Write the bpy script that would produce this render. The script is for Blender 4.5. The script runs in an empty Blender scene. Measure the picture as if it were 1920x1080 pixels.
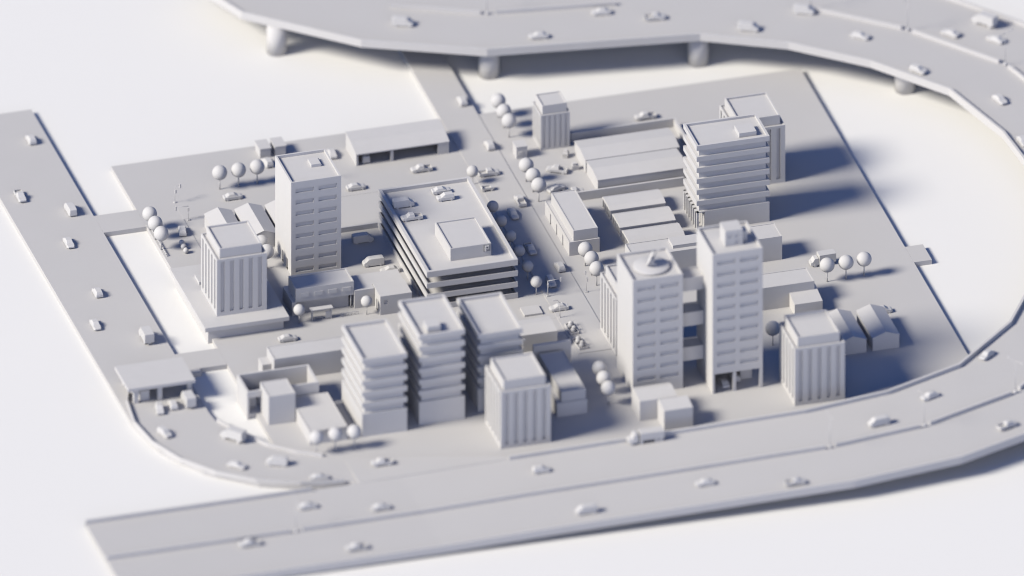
import bpy, math, random
from mathutils import Vector, Matrix

# ------------------------------------------------------------------ camera, world, sun
S = bpy.context.scene
COL = S.collection
R = math.radians
ELEV, AZ = math.asin(0.4928), R(16.1)
view = Vector((math.sin(AZ) * math.cos(ELEV), math.cos(AZ) * math.cos(ELEV), -math.sin(ELEV)))
cam = bpy.data.cameras.new("camera")
cam.type = 'ORTHO'
cam.ortho_scale = 240.0
cam.clip_start, cam.clip_end = 10.0, 4000.0
cam.dof.use_dof = True
cam.dof.focus_distance = 610.0
cam.dof.aperture_fstop = 0.135
cam_ob = bpy.data.objects.new("camera", cam)
cam_ob.location = -view * 600.0
cam_ob.rotation_euler = (math.pi / 2 - ELEV, 0.0, -AZ)
COL.objects.link(cam_ob)
S.camera = cam_ob

SUN_EL = R(37.0)
SUN_DIR = R(5.0)                       # the way the light travels on the ground, from +X towards +Y
world = bpy.data.worlds.new("World")
S.world = world
world.use_nodes = True
nt = world.node_tree
nt.nodes.clear()
sky = nt.nodes.new("ShaderNodeTexSky")
sky.sky_type = 'NISHITA'
sky.sun_disc = False
sky.sun_elevation = SUN_EL
sky.sun_rotation = R(90.0) + math.pi - SUN_DIR   # clockwise from +Y to where the sun stands
sky.air_density = 1.0
sky.dust_density = 0.0
sky.ozone_density = 10.0
bg = nt.nodes.new("ShaderNodeBackground")
bg.inputs[1].default_value = 0.075
wo = nt.nodes.new("ShaderNodeOutputWorld")
tint = nt.nodes.new("ShaderNodeMix")           # a deeper blue zenith than the plain model gives
tint.data_type = 'RGBA'
tint.blend_type = 'MULTIPLY'
tint.inputs[0].default_value = 1.0
tint.inputs[7].default_value = (0.54, 0.73, 1.03, 1.0)
nt.links.new(sky.outputs[0], tint.inputs[6])
nt.links.new(tint.outputs[2], bg.inputs[0])
nt.links.new(bg.outputs[0], wo.inputs[0])

sun = bpy.data.lights.new("sun", 'SUN')
sun.energy = 4.9
sun.angle = R(17.5)
sun.color = (1.0, 0.945, 0.83)
sun_ob = bpy.data.objects.new("sun", sun)
sd = Vector((math.cos(SUN_DIR) * math.cos(SUN_EL), math.sin(SUN_DIR) * math.cos(SUN_EL), -math.sin(SUN_EL)))
sun_ob.rotation_euler = sd.to_track_quat('-Z', 'Y').to_euler()
sun_ob.location = (-200, 0, 200)
COL.objects.link(sun_ob)

# added soft fill sun on the camera's side, brightening the front walls
fill = bpy.data.lights.new("added_front_fill", 'SUN')
fill.energy = 1.3
fill.angle = R(60.0)
fill.color = (0.88, 0.88, 1.0)
fill_ob = bpy.data.objects.new("added_front_fill", fill)
fd = Vector((0.15, 1.0, -0.14))
fill_ob.rotation_euler = fd.to_track_quat('-Z', 'Y').to_euler()
fill_ob.location = (0, -250, 80)
COL.objects.link(fill_ob)

S.view_settings.view_transform = 'Standard'
S.view_settings.look = 'None'
S.view_settings.exposure = 0.585
S.view_settings.gamma = 1.0
S.view_settings.use_curve_mapping = False
S.render.engine = 'CYCLES'
S.cycles.use_denoising = True
S.cycles.filter_width = 1.1
S.cycles.max_bounces = 8
S.cycles.diffuse_bounces = 3


# ------------------------------------------------------------------ materials
def clay(name, col, rough=0.85, var=0.03, scale=0.35):
    m = bpy.data.materials.new(name)
    m.use_nodes = True
    n = m.node_tree
    b = n.nodes["Principled BSDF"]
    tc = n.nodes.new("ShaderNodeTexCoord")
    no = n.nodes.new("ShaderNodeTexNoise")
    no.inputs["Scale"].default_value = scale
    no.inputs["Detail"].default_value = 4.0
    ra = n.nodes.new("ShaderNodeValToRGB")
    ra.color_ramp.elements[0].color = [c * (1 - var) for c in col] + [1]
    ra.color_ramp.elements[1].color = [c * (1 + var) for c in col] + [1]
    n.links.new(tc.outputs["Object"], no.inputs["Vector"])
    n.links.new(no.outputs["Fac"], ra.inputs["Fac"])
    n.links.new(ra.outputs["Color"], b.inputs["Base Color"])
    b.inputs["Roughness"].default_value = rough
    b.inputs["Specular IOR Level"].default_value = 0.25
    return m


M_FLOOR = clay("white studio floor", (0.538, 0.530, 0.512), 0.9, 0.008, 0.02)
M_BASE = clay("pale clay ground", (0.354, 0.345, 0.339), 0.9, 0.02, 0.08)
M_CLAY = clay("pale clay", (0.384, 0.375, 0.369))
M_CAR = clay("pale clay paint", (0.395, 0.387, 0.38), 0.55, 0.02, 1.5)
M_TREE = clay("pale clay foliage", (0.38, 0.372, 0.366), 0.9, 0.03, 1.0)


# ------------------------------------------------------------------ helpers
class MB:
    def __init__(self):
        self.v, self.f, self.sm = [], [], []

    def add(self, vs, fs, smooth=False):
        o = len(self.v)
        self.v += [tuple(p) for p in vs]
        for f in fs:
            self.f.append([i + o for i in f])
            self.sm.append(smooth)
        return self

    def box(self, x0, x1, y0, y1, z0, z1):
        vs = [(x0, y0, z0), (x1, y0, z0), (x1, y1, z0), (x0, y1, z0),
              (x0, y0, z1), (x1, y0, z1), (x1, y1, z1), (x0, y1, z1)]
        return self.add(vs, [(0, 3, 2, 1), (4, 5, 6, 7), (0, 1, 5, 4), (1, 2, 6, 5), (2, 3, 7, 6), (3, 0, 4, 7)])

    def tray(self, x0, x1, y0, y1, z0, z1, t=0.4, dp=0.7):
        """a box whose top is sunk between parapets"""
        zr = z1 - dp
        o = [(x0, y0), (x1, y0), (x1, y1), (x0, y1)]
        i = [(x0 + t, y0 + t), (x1 - t, y0 + t), (x1 - t, y1 - t), (x0 + t, y1 - t)]
        vs = [(*p, z0) for p in o] + [(*p, z1) for p in o] + [(*p, z1) for p in i] + [(*p, zr) for p in i]
        fs = [(0, 3, 2, 1)]
        for k in range(4):
            n = (k + 1) % 4
            fs += [(k, n, 4 + n, 4 + k), (4 + k, 4 + n, 8 + n, 8 + k), (8 + k, 8 + n, 12 + n, 12 + k)]
        fs.append((12, 13, 14, 15))
        return self.add(vs, fs)

    def prism(self, pts, a0, a1, axis='x'):
        """pts: counter-clockwise outline; extruded along axis (x: pts are y,z; y: pts are x,z; z: pts are x,y)"""
        n = len(pts)
        def mk(p, a):
            return (a, p[0], p[1]) if axis == 'x' else (p[0], a, p[1]) if axis == 'y' else (p[0], p[1], a)
        vs = [mk(p, a0) for p in pts] + [mk(p, a1) for p in pts]
        fs = [tuple(range(n)), tuple(range(2 * n - 1, n - 1, -1))]
        fs += [(k, n + k, n + (k + 1) % n, (k + 1) % n) for k in range(n)]
        return self.add(vs, fs)

    def tube(self, a, b, r0, r1=None, n=12, smooth=True):
        r1 = r0 if r1 is None else r1
        a, b = Vector(a), Vector(b)
        q = (b - a).to_track_quat('Z', 'Y')
        vs = []
        for c, r in ((a, r0), (b, r1)):
            for k in range(n):
                t = 2 * math.pi * k / n
                vs.append(c + q @ Vector((r * math.cos(t), r * math.sin(t), 0)))
        self.add(vs, [(k, (k + 1) % n, n + (k + 1) % n, n + k) for k in range(n)], smooth)
        o = len(self.v) - 2 * n
        self.f.append([o + k for k in range(n - 1, -1, -1)]); self.sm.append(False)
        self.f.append([o + n + k for k in range(n)]); self.sm.append(False)
        return self

    def lathe(self, prof, n=24, at=(0, 0, 0), smooth=True):
        """prof: list of (radius, z), open ends closed at radius 0"""
        vs, fs = [], []
        m = len(prof)
        for (r, z) in prof:
            for k in range(n):
                t = 2 * math.pi * k / n
                vs.append((at[0] + r * math.cos(t), at[1] + r * math.sin(t), at[2] + z))
        for j in range(m - 1):
            for k in range(n):
                fs.append((j * n + k, j * n + (k + 1) % n, (j + 1) * n + (k + 1) % n, (j + 1) * n + k))
        return self.add(vs, fs, smooth)

    def ball(self, c, r, n=20, m=12, sz=1.0, wob=0.0, seed=0):
        rnd = random.Random(seed)
        ph = [rnd.uniform(0, 6.28) for _ in range(6)]
        vs, fs = [(c[0], c[1], c[2] - r * sz)], []
        for j in range(1, m):
            t = math.pi * j / m
            for k in range(n):
                a = 2 * math.pi * k / n
                q = 1 + wob * (math.sin(2 * a + ph[0]) * math.sin(t) + math.sin(3 * a + 2 * t + ph[1]) * math.sin(t) * .6
                               + math.cos(3 * t + ph[2]) * .4)
                vs.append((c[0] + r * q * math.sin(t) * math.cos(a), c[1] + r * q * math.sin(t) * math.sin(a), c[2] - r * q * sz * math.cos(t)))
        vs.append((c[0], c[1], c[2] + r * sz))
        for k in range(n):
            fs.append((0, 1 + (k + 1) % n, 1 + k))
            for j in range(m - 2):
                a = 1 + j * n
                fs.append((a + k, a + (k + 1) % n, a + n + (k + 1) % n, a + n + k))
            a = 1 + (m - 2) * n
            fs.append((a + k, a + (k + 1) % n, len(vs) - 1))
        return self.add(vs, fs, True)

    def build(self, name, parent=None, mat=None, bevel=0.0):
        me = bpy.data.meshes.new(name)
        me.from_pydata(self.v, [], self.f)
        for p, s in zip(me.polygons, self.sm):
            p.use_smooth = s
        me.update()
        me.materials.append(mat or M_CLAY)
        o = bpy.data.objects.new(name, me)
        COL.objects.link(o)
        if parent is not None:
            o.parent = parent
        if bevel:
            b = o.modifiers.new("bevel", 'BEVEL')
            b.width = bevel
            b.segments = 2
            b.limit_method = 'ANGLE'
        return o


def tag(o, label, cat, group=None):
    o["label"] = label
    o["category"] = cat
    if group:
        o["group"] = group
    return o


def thing(name, label, cat, loc=(0, 0, 0), rot=0.0, group=None):
    o = bpy.data.objects.new(name, None)
    o.empty_display_size = 0.5
    COL.objects.link(o)
    o.location = loc
    o.rotation_euler = (0, 0, rot)
    return tag(o, label, cat, group)


def structure(mb, name, mat=None):
    o = mb.build(name, None, mat or M_BASE)
    o["kind"] = "structure"
    return o


def dup(root, label, loc, rot=0.0, group=None):
    r = root.copy()
    COL.objects.link(r)
    r.location = loc
    r.rotation_euler = (0, 0, rot)
    r["label"] = label
    if group:
        r["group"] = group
    for ch in list(root.children):
        c = ch.copy()
        COL.objects.link(c)
        c.parent = r
        for g in list(ch.children):
            k = g.copy()
            COL.objects.link(k)
            k.parent = c
    return r


# ------------------------------------------------------------------ the setting
FZ = -1.2
structure(MB().box(-1500, 1500, -1500, 1500, FZ - 1.0, FZ), "ground", M_FLOOR)

# city plate: rectangle with the corner cut along the slip road
PL, PR, PB, PT = -74.2, 93.9, -77.6, 81.6
CC = (-62.0, -37.0)                                   # centre of the slip road's bend
RO, RI = 41.2, 22.6
arc_in = [(-84.7, -37.0), (-84.2, -42.0), (-81.3, -48.0), (-76.0, -56.6), (-70.5, -61.6), (-65.0, -64.9), (-60.4, -66.4)]
arc_out = [(CC[0] + RO * math.cos(R(a)), CC[1] + RO * math.sin(R(a))) for a in (180, 200, 220, 240, 255, 270)]
plate = [(PL, PT), (PL, -58.3), (-70.48, -61.56), (-64.98, -64.86), (-60.38, -66.38), (-60.38, -79.9), (PR, -79.9), (PR, PT)]
structure(MB().prism(plate, FZ - 0.01, 0.0, 'z'), "pavement")

# wide road along the plate, its bend and the two links to the plate
left_road = [(-103.4, 112.7), (-103.4, -37.0)] + arc_out[1:] + [(-60.42, -79.95)] + arc_in[::-1] + [(-84.7, 112.9)]
structure(MB().prism(left_road, FZ - 0.01, 0.0, 'z'), "road")
structure(MB().box(-84.68, PL - 0.02, 51.8, 60.1, FZ - 0.01, 0.004), "link_road")
mb = MB()
mb.prism([(-84.68, -18.0), (-81.0, -18.0), (-81.0, -16.4), (PL - 0.02, -16.4), (PL - 0.02, -8.4), (-84.68, -8.4)], FZ - 0.01, 0.004, 'z')
structure(mb, "link_road")
structure(MB().box(PR + 0.02, 98.3, -14.4, -6.7, FZ - 0.01, 0.0), "link_road")
# street surfaces, a low step above the plate
structure(MB().box(6.2, 15.2, -34.5, 140.0, FZ - 0.01, 0.16), "street")
structure(MB().box(PL + 0.02, -64.9, 25.2, 52.7, -0.5, 0.14), "street")
structure(MB().box(-64.9, 6.18, 52.7, 60.2, -0.5, 0.05), "street")
structure(MB().box(-61.0, 6.18, -16.6, -8.4, -0.5, 0.03), "street")

# ------------------------------------------------------------------ ring highway
HW = 18.0
inner = [(-127.2, -80.0, 0.15), (-81.0, -80.0, 0.30), (-50.0, -80.0, 0.55), (-24.0, -80.3, 1.35), (10.0, -80.9, 2.25),
         (48.0, -81.4, 3.3), (68.6, -79.1, 3.85), (88.0, -72.3, 4.35), (104.8, -57.2, 4.9), (118.0, -36.1, 5.4), (127.0, -12.3, 5.9),
         (129.2, 8.0, 6.3), (127.4, 26.8, 6.7), (120.8, 49.1, 7.1), (106.6, 66.4, 7.5), (90.4, 79.7, 7.7), (71.7, 89.3, 7.7),
         (21.6, 96.1, 7.7), (-5.5, 108.5, 7.7), (-28.7, 129.1, 7.7), (-38.0, 152.0, 7.7)]
st = inner
NS = len(st)
nrm = []
for i in range(NS):
    a = Vector(st[max(i - 1, 0)][:2]); b = Vector(st[i][:2]); c = Vector(st[min(i + 1, NS - 1)][:2])
    d1 = (b - a).normalized() if i else (c - b).normalized()
    d2 = (c - b).normalized() if i < NS - 1 else d1
    n1, n2 = Vector((-d1.y, d1.x)), Vector((-d2.y, d2.x))     # to the inside of the ring
    bis = (n1 + n2).normalized()
    nrm.append(bis / max(bis.dot(n1), 0.5))


st = [(p[0] - nrm[i].x * HW, p[1] - nrm[i].y * HW, p[2]) for i, p in enumerate(inner)]     # the median line


def hpt(i, off, dz=0.0):
    p = Vector(st[i][:2]) + nrm[i] * off
    return (p.x, p.y, st[i][2] + dz)


def ribbon(mb, idx, o0, o1, z0, z1):
    """box section swept along stations"""
    vs = []
    for i in idx:
        vs += [hpt(i, o0, z0), hpt(i, o1, z0), hpt(i, o1, z1), hpt(i, o0, z1)]
    fs = [(0, 1, 2, 3)]
    n = len(idx)
    for k in range(n - 1):
        a, b = 4 * k, 4 * k + 4
        for q in range(4):
            r = (q + 1) % 4
            fs.append((a + q, b + q, b + r, a + r))
    e = 4 * (n - 1)
    fs.append((e + 3, e + 2, e + 1, e))
    return mb.add(vs, fs)


structure(ribbon(MB(), range(NS), HW - 0.02, -HW + 0.02, -1.0, 0.0), "highway")
# wedge that lifts the slip road onto the highway
mb = MB()
w0, w1, w2, w3 = (-60.36, -66.4, 0.02), (-24.0, -78.8, 1.33), (-24.0, -80.2, 1.34), (-60.36, -79.95, 0.45)
mb.add([w0, w3, w2, w1] + [(p[0], p[1], -0.5) for p in (w0, w3, w2, w1)], [(0, 1, 2, 3), (7, 6, 5, 4), (0, 4, 5, 1), (1, 5, 6, 2), (2, 6, 7, 3), (3, 7, 4, 0)])
structure(mb, "ramp")
PH = 0.95
tag(ribbon(MB(), range(NS), -HW + 0.6, -HW, -1.03, PH).build("parapet"), "long low parapet along the outer rim of the ring highway", "parapet", "highway parapets")


def cut(i, t, off, dz):
    a, b = hpt(i, off, dz), hpt(i + 1, off, dz)
    return tuple(a[k] + (b[k] - a[k]) * t for k in range(3))


def run(name, label, cat, group, o0, o1, z0, z1, i0, t0, i1, t1):
    """barrier from station i0+t0 to i1+t1"""
    secs = [(i0, t0)] + [(i, 0.0) for i in range(i0 + 1, i1 + (1 if t1 > 0 else 0))] + [(i1, t1)]
    secs = [(min(i, NS - 2), t if i < NS - 1 else 1.0) for i, t in secs]
    vs, fs = [], [(0, 1, 2, 3)]
    for (i, t) in secs:
        vs += [cut(i, t, o0, z0), cut(i, t, o1, z0), cut(i, t, o1, z1), cut(i, t, o0, z1)]
    n = len(secs)
    for k in range(n - 1):
        a, b = 4 * k, 4 * k + 4
        for q in range(4):
            r = (q + 1) % 4
            fs.append((a + q, b + q, b + r, a + r))
    e = 4 * (n - 1)
    fs.append((e + 3, e + 2, e + 1, e))
    return tag(MB().add(vs, fs).build(name), label, cat, group)


GP = "highway parapets"
run("parapet", "short inner parapet on the highway stub below the slip road", "parapet", GP, HW, HW - 0.6, -0.6, PH, 0, 0.0, 1, 0.29)
run("parapet", "inner parapet of the ring highway behind the striped tower and round the bend", "parapet", GP, HW, HW - 0.6, -1.03, PH, 3, 0.0, NS - 1, 1.0)
GM = "median barriers of the ring highway"
MBH = 0.95
med = [
    (0, 0.0, 0, 0.965, "median barrier between the stub's cut end and the first median lamp"),
    (1, 0.05, 4, 0.97, "longest straight median barrier, in front of the striped tower and cargo truck"),
    (5, 0.06, 5, 0.95, "median barrier beside the van where the near bend begins"),
    (6, 0.06, 6, 0.95, "median barrier on the near bend behind the pickup at the picture's edge"),
    (7, 0.06, 7, 0.95, "median barrier beyond the bend's third lamp, running out of the picture"),
    (12, 0.06, 12, 0.95, "median barrier entering from the picture's edge on the far bend"),
    (13, 0.06, 13, 0.95, "median barrier beside the box truck and the sedans on the far bend"),
    (14, 0.06, 14, 0.95, "median barrier on the far bend behind the lone sedan"),
    (16, 0.40, 16, 0.955, "far straight median barrier behind the sedan and pickup above the pillars"),
    (17, 0.06, 17, 0.93, "median barrier behind the delivery van on the far highway"),
]
for a in med:
    run("median_barrier", a[4], "barrier", GM, 0.35, -0.35, -0.2, MBH, *a[:4])

# slip road parapets
def arc_wall(label, r0, r1, a0, a1, steps, z1=PH):
    pts = []
    for k in range(steps + 1):
        a = R(a0 + (a1 - a0) * k / steps)
        pts.append((math.cos(a), math.sin(a)))
    out = [(CC[0] + r1 * c, CC[1] + r1 * s) for c, s in pts] + [(CC[0] + r0 * c, CC[1] + r0 * s) for c, s in pts[::-1]]
    return tag(MB().prism(out, -0.3, z1, 'z').build("parapet"), label, "parapet", "slip road parapets")


arc_wall("outer parapet curving round the slip road by the white floor", RO - 0.38, RO + 0.02, 152, 268, 8)
wi = arc_in[1:-1]
wo = [(x + 0.45 * c, y + 0.45 * d) for (x, y), (c, d) in zip(wi, [(0.95, 0.3), (0.86, 0.5), (0.74, 0.67), (0.6, 0.8), (0.4, 0.92)])]
tag(MB().prism(wi + wo[::-1], -0.3, 0.85, 'z').build("parapet"), "inner parapet of the slip road beside the white gap and walled yard", "parapet", "slip road parapets")

# pillars under the far highway
for (x, y, lab) in [(-21.2, 125.2, "round concrete pillar standing alone on white floor, below the delivery van"),
                    (23.5, 100.8, "round concrete pillar beside the road that runs under the highway"),
                    (72.2, 92.8, "round concrete pillar behind the empty corner of the plate"),
                    (115.2, 66.9, "round concrete pillar half hidden under the deck of the bend")]:
    p = MB().tube((0, 0, -0.2), (0, 0, 7.88), 2.4, 2.4, 40).build("pillar")
    p.location = (x, y, FZ)
    tag(p, lab, "pillar", "round pillars under the highway")

# lamps on the median
def make_highway_lamp(label, loc, rot):
    t = thing("street_lamp", label, "street lamp", loc, rot, "twin lamps on the highway median")
    MB().tube((0, 0, -0.3), (0, 0, 0.9), 0.42, 0.32, 12).build("base", t)
    MB().tube((0, 0, 0.9), (0, 0, 8.6), 0.075, 0.05, 10).build("pole", t)
    for s in (-1, 1):
        MB().tube((0, 0, 8.45), (0, s * 1.9, 8.8), 0.06, 0.05, 8).build("arm", t)
        MB().box(-0.16, 0.16, s * 2.1 - 0.45, s * 2.1 + 0.45, 8.72, 8.9).build("lamp_head", t)
    return t


lamp_labs = {1: "twin armed highway lamp on the straight median above the merging slip road",
             5: "twin armed highway lamp on the median where the near bend begins",
             6: "twin armed highway lamp on the near bend between van and sedan",
             7: "twin armed highway lamp on the near bend closest to the picture's edge",
             13: "twin armed highway lamp on the far bend nearest the picture's edge",
             14: "twin armed highway lamp on the far bend beside the lone sedan",
             15: "twin armed highway lamp where the far straight meets the bend",
             17: "twin armed highway lamp over the pillar by the road that runs under the highway"}
proto = None
for i, lab in lamp_labs.items():
    x, y, z = st[i]
    rot = math.atan2(nrm[i].y, nrm[i].x) - math.pi / 2
    proto = make_highway_lamp(lab, (x, y, z), rot) if proto is None else dup(proto, lab, (x, y, z), rot)


# ------------------------------------------------------------------ towers with recessed windows
def facade(mb, w, d, z0, h, holes, depth=0.55, top=(0.4, 0.7), bottom=False):
    """walls of a w x d tower from z0 to h with sunk openings; holes: {'F': [(u0,u1,z0,z1)], ...}"""
    def face(side, u, z, k):                 # k: depth into the wall
        if side == 'F': return (u, k, z)
        if side == 'B': return (w - u, d - k, z)
        if side == 'L': return (k, d - u, z)
        return (w - k, u, z)
    for side in 'FBLR':
        L = w if side in 'FB' else d
        hs = holes.get(side, [])
        us = sorted({0.0, L} | {round(v, 4) for q in hs for v in q[:2]})
        zs = sorted({z0, h} | {round(v, 4) for q in hs for v in q[2:]})
        for i in range(len(us) - 1):
            for j in range(len(zs) - 1):
                um, zm = (us[i] + us[i + 1]) / 2, (zs[j] + zs[j + 1]) / 2
                if any(q[0] < um < q[1] and q[2] < zm < q[3] for q in hs):
                    continue
                mb.add([face(side, us[i], zs[j], 0), face(side, us[i + 1], zs[j], 0), face(side, us[i + 1], zs[j + 1], 0), face(side, us[i], zs[j + 1], 0)], [(0, 1, 2, 3)])
        for (a, b, c, e) in hs:
            f = [face(side, a, c, 0), face(side, b, c, 0), face(side, b, e, 0), face(side, a, e, 0)]
            g = [face(side, a, c, depth), face(side, b, c, depth), face(side, b, e, depth), face(side, a, e, depth)]
            mb.add(f + g, [(0, 4, 5, 1), (1, 5, 6, 2), (2, 6, 7, 3), (3, 7, 4, 0)])
    t, dp = top
    if t:
        o = [(0, 0), (w, 0), (w, d), (0, d)]
        i_ = [(t, t), (w - t, t), (w - t, d - t), (t, d - t)]
        vs = [(*p, h) for p in o] + [(*p, h) for p in i_] + [(*p, h - dp) for p in i_]
        fs = []
        for k in range(4):
            n = (k + 1) % 4
            fs += [(k, n, 4 + n, 4 + k), (4 + k, 4 + n, 8 + n, 8 + k)]
        fs.append((8, 9, 10, 11))
        mb.add(vs, fs)
    else:
        mb.add([(0, 0, h), (w, 0, h), (w, d, h), (0, d, h)], [(0, 1, 2, 3)])
    if bottom:
        mb.add([(0, 0, z0), (w, 0, z0), (w, d, z0), (0, d, z0)], [(0, 3, 2, 1)])
    return mb


def panes(parent, w, d, holes, depth=0.55, name="window"):
    for side, hs in holes.items():
        for (a, b, c, e) in hs:
            k0, k1 = depth - 0.12, depth + 0.1
            m = MB()
            if side == 'F': m.box(a - .02, b + .02, k0, k1, c - .02, e + .02)
            elif side == 'B': m.box(w - b - .02, w - a + .02, d - k1, d - k0, c - .02, e + .02)
            elif side == 'L': m.box(k0, k1, d - b - .02, d - a + .02, c - .02, e + .02)
            else: m.box(w - k1, w - k0, a - .02, b + .02, c - .02, e + .02)
            m.build(name, parent)


def windowed_tower(label, x, y, h, rows, open_ground=0.0, doors=False):
    w, d = 12.2, 13.5
    t = thing("tower_block", label, "tower block", (x, y, 0), 0, "tower blocks with paired window rows")
    hs = []
    for r in range(rows):
        zc = h - 2.45 - 3.04 * r
        for (a, b) in ((1.1, 5.5), (6.7, 11.1)):
            hs.append((a, b, zc - 0.58, zc + 0.58))
    holes = {'F': hs, 'B': list(hs)}
    if doors:
        holes['L'] = [(5.6, 6.9, 0.0, 2.9), (9.4, 10.7, 0.0, 2.9)]
    z0 = open_ground
    facade(MB(), w, d, z0, h, holes, bottom=open_ground > 0).build("wall", t)
    panes(t, w, d, {'F': hs, 'B': hs})
    if doors:
        panes(t, w, d, {'L': holes['L']}, 0.55, "door")
    if open_ground:
        g = open_ground - 0.004
        MB().box(0, 0.5, 0, d, 0, g).box(0.5, w - 0.5, d - 0.5, d, 0, g).build("ground_wall", t)
        MB().box(5.0, 5.75, 0.05, 0.8, 0, g).build("column", t)
        MB().box(w - 0.75, w, 0, 0.75, 0, g).build("column", t)
        MB().box(w - 0.75, w, d - 1.3, d - 0.52, 0, g).build("column", t)
        MB().box(8.2, 11.0, 5.0, 9.0, 0, g).build("stair_core", t)
    return t


TW = windowed_tower("slim tower block with flat roof beside the parking garage", -48.1, 20.0, 25.0, 8, doors=True)
MB().box(6.9, 9.2, 6.8, 10.0, 24.28, 25.1).box(9.2, 9.5, 7.0, 9.8, 24.28, 24.8).build("roof_hatch", TW)
T1 = windowed_tower("tower block with satellite dish on its roof, joined by sky bridges", 13.1, -56.8, 30.7, 9)
T2 = windowed_tower("tallest tower block, plant room on its roof and open ground floor", 31.2, -61.5, 37.5, 10, open_ground=5.2)
m = MB()
facade(m, 4.3, 4.6, 0, 4.2, {'F': [(0.7, 1.7, 2.2, 3.2), (2.4, 3.4, 2.2, 3.2), (2.4, 3.4, 0.5, 1.5)]}, 0.3, (0, 0))
pr = m.build("plant_room", T2)
pr.location = (4.2, 3.9, 36.8)
panes(pr, 4.3, 4.6, {'F': [(0.7, 1.7, 2.2, 3.2), (2.4, 3.4, 2.2, 3.2), (2.4, 3.4, 0.5, 1.5)]}, 0.3)
MB().box(8.53, 10.0, 5.6, 8.0, 36.78, 39.4).build("roof_vent", T2)

# satellite dish: standing on the roof, a thing of its own
dish = thing("satellite_dish", "big satellite dish on a round turntable on the tower roof", "satellite dish", (19.4, -50.4, 30.0))
MB().lathe([(0, 0.0), (4.3, 0.0), (4.3, 0.55), (4.2, 0.62), (0, 0.62)], 40).build("turntable", dish)
MB().tube((0, 0, 0.3), (0.3, 0.1, 2.4), 0.75, 0.55, 16).box(-0.8, 1.2, -0.5, 0.7, 0.3, 1.1).build("pedestal", dish)
bowl = MB()
prof = [(0, 0.0)] + [(r, 0.10 * r * r) for r in (0.5, 0.9, 1.3, 1.7)] + [(1.7, 0.40)] + [(r, 0.10 * r * r + 0.12) for r in (1.3, 0.9, 0.5)] + [(0, 0.12)]
bowl.lathe([(r * 1.12, z) for r, z in prof], 28)
bo = bowl.build("reflector", dish)
bo.location = (0.0, 0.0, 2.25)
bo.rotation_euler = (0, R(-66), R(-20))
MB().tube((0.4, 0.1, 1.9), (2.2, 0.9, 4.4), 0.16, 0.1, 8).tube((1.9, 0.75, 3.9), (2.5, 0.2, 4.3), 0.1, 0.08, 8).build("feed_arm", dish)

# sky bridges
for (z0, lab) in [(24.0, "highest enclosed sky bridge joining the two tallest towers"),
                  (14.6, "middle enclosed sky bridge joining the two tallest towers"),
                  (5.3, "lowest enclosed sky bridge joining the two tallest towers")]:
    b = thing("sky_bridge", lab, "sky bridge", (25.32, -53.6, z0), 0, "sky bridges between the tall towers")
    MB().box(0, 5.86, 0, 4.6, 0, 3.3).build("deck_box", b)
    MB().box(0, 5.86, -0.08, 0.28, 3.3, 3.65).build("rail_wall", b)
    MB().box(0, 5.86, 4.3, 4.6, 3.3, 3.65).build("rail_wall", b)


# ------------------------------------------------------------------ towers with vertical strips
def striped_tower(label, x, y, z=0.0, w=12.2, d=13.3, h=15.4, sh=2.3, n=5, group="towers with vertical window strips"):
    t = thing("striped_tower", label, "office tower", (x, y, z), 0, group)
    k = w / 12.2
    def strips(L):
        p = L / (n + 0.35)
        o = p * 0.42
        return [(o + p * i, o + p * i + 0.42 * p, 1.0 * k, h - 0.7 * k) for i in range(n)]
    holes = {'F': strips(w), 'B': strips(w), 'L': strips(d), 'R': strips(d)}
    facade(MB(), w, d, 0, h, holes, 0.6 * k, (0.3 * k, 0.3 * k)).build("wall", t)
    panes(t, w, d, holes, 0.6 * k)
    i = 1.0 * k
    MB().tray(i, w - i, i, d - i, h - 0.32 * k, h + sh, 0.32 * k, 0.45 * k).build("setback_storey", t)
    return t


striped_tower("striped tower standing on a wide overhanging podium", -72.0, 0.0, 3.6, h=15.2)
striped_tower("striped tower beside the near highway parapet, in front of the banded blocks", -23.8, -73.0)
striped_tower("striped tower by the bend, in front of the twin gabled houses", 48.1, -72.4)
striped_tower("smallest striped tower, among round trees at the plate's far edge", 24.6, 60.9, 0, 7.1, 7.0, 9.4, 2.2)
striped_tower("striped tower mostly hidden behind the large banded office block", 63.3, 30.7)
striped_tower("striped tower half hidden behind the tower with the satellite dish", 14.4, -38.0)

# podium
pd = thing("podium", "broad flat podium with overhanging slab under a striped tower", "podium", (-76.2, -4.7, 0))
MB().box(1.0, 19.4, 1.0, 28.6, FZ, 2.55).build("base_wall", pd)
MB().box(0, 20.5, 0, 29.7, 2.55, 3.6).build("roof_slab", pd)
MB().box(4.4, 5.6, 20.3, 24.2, 3.6, 4.35).build("vent_box", pd)


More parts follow.
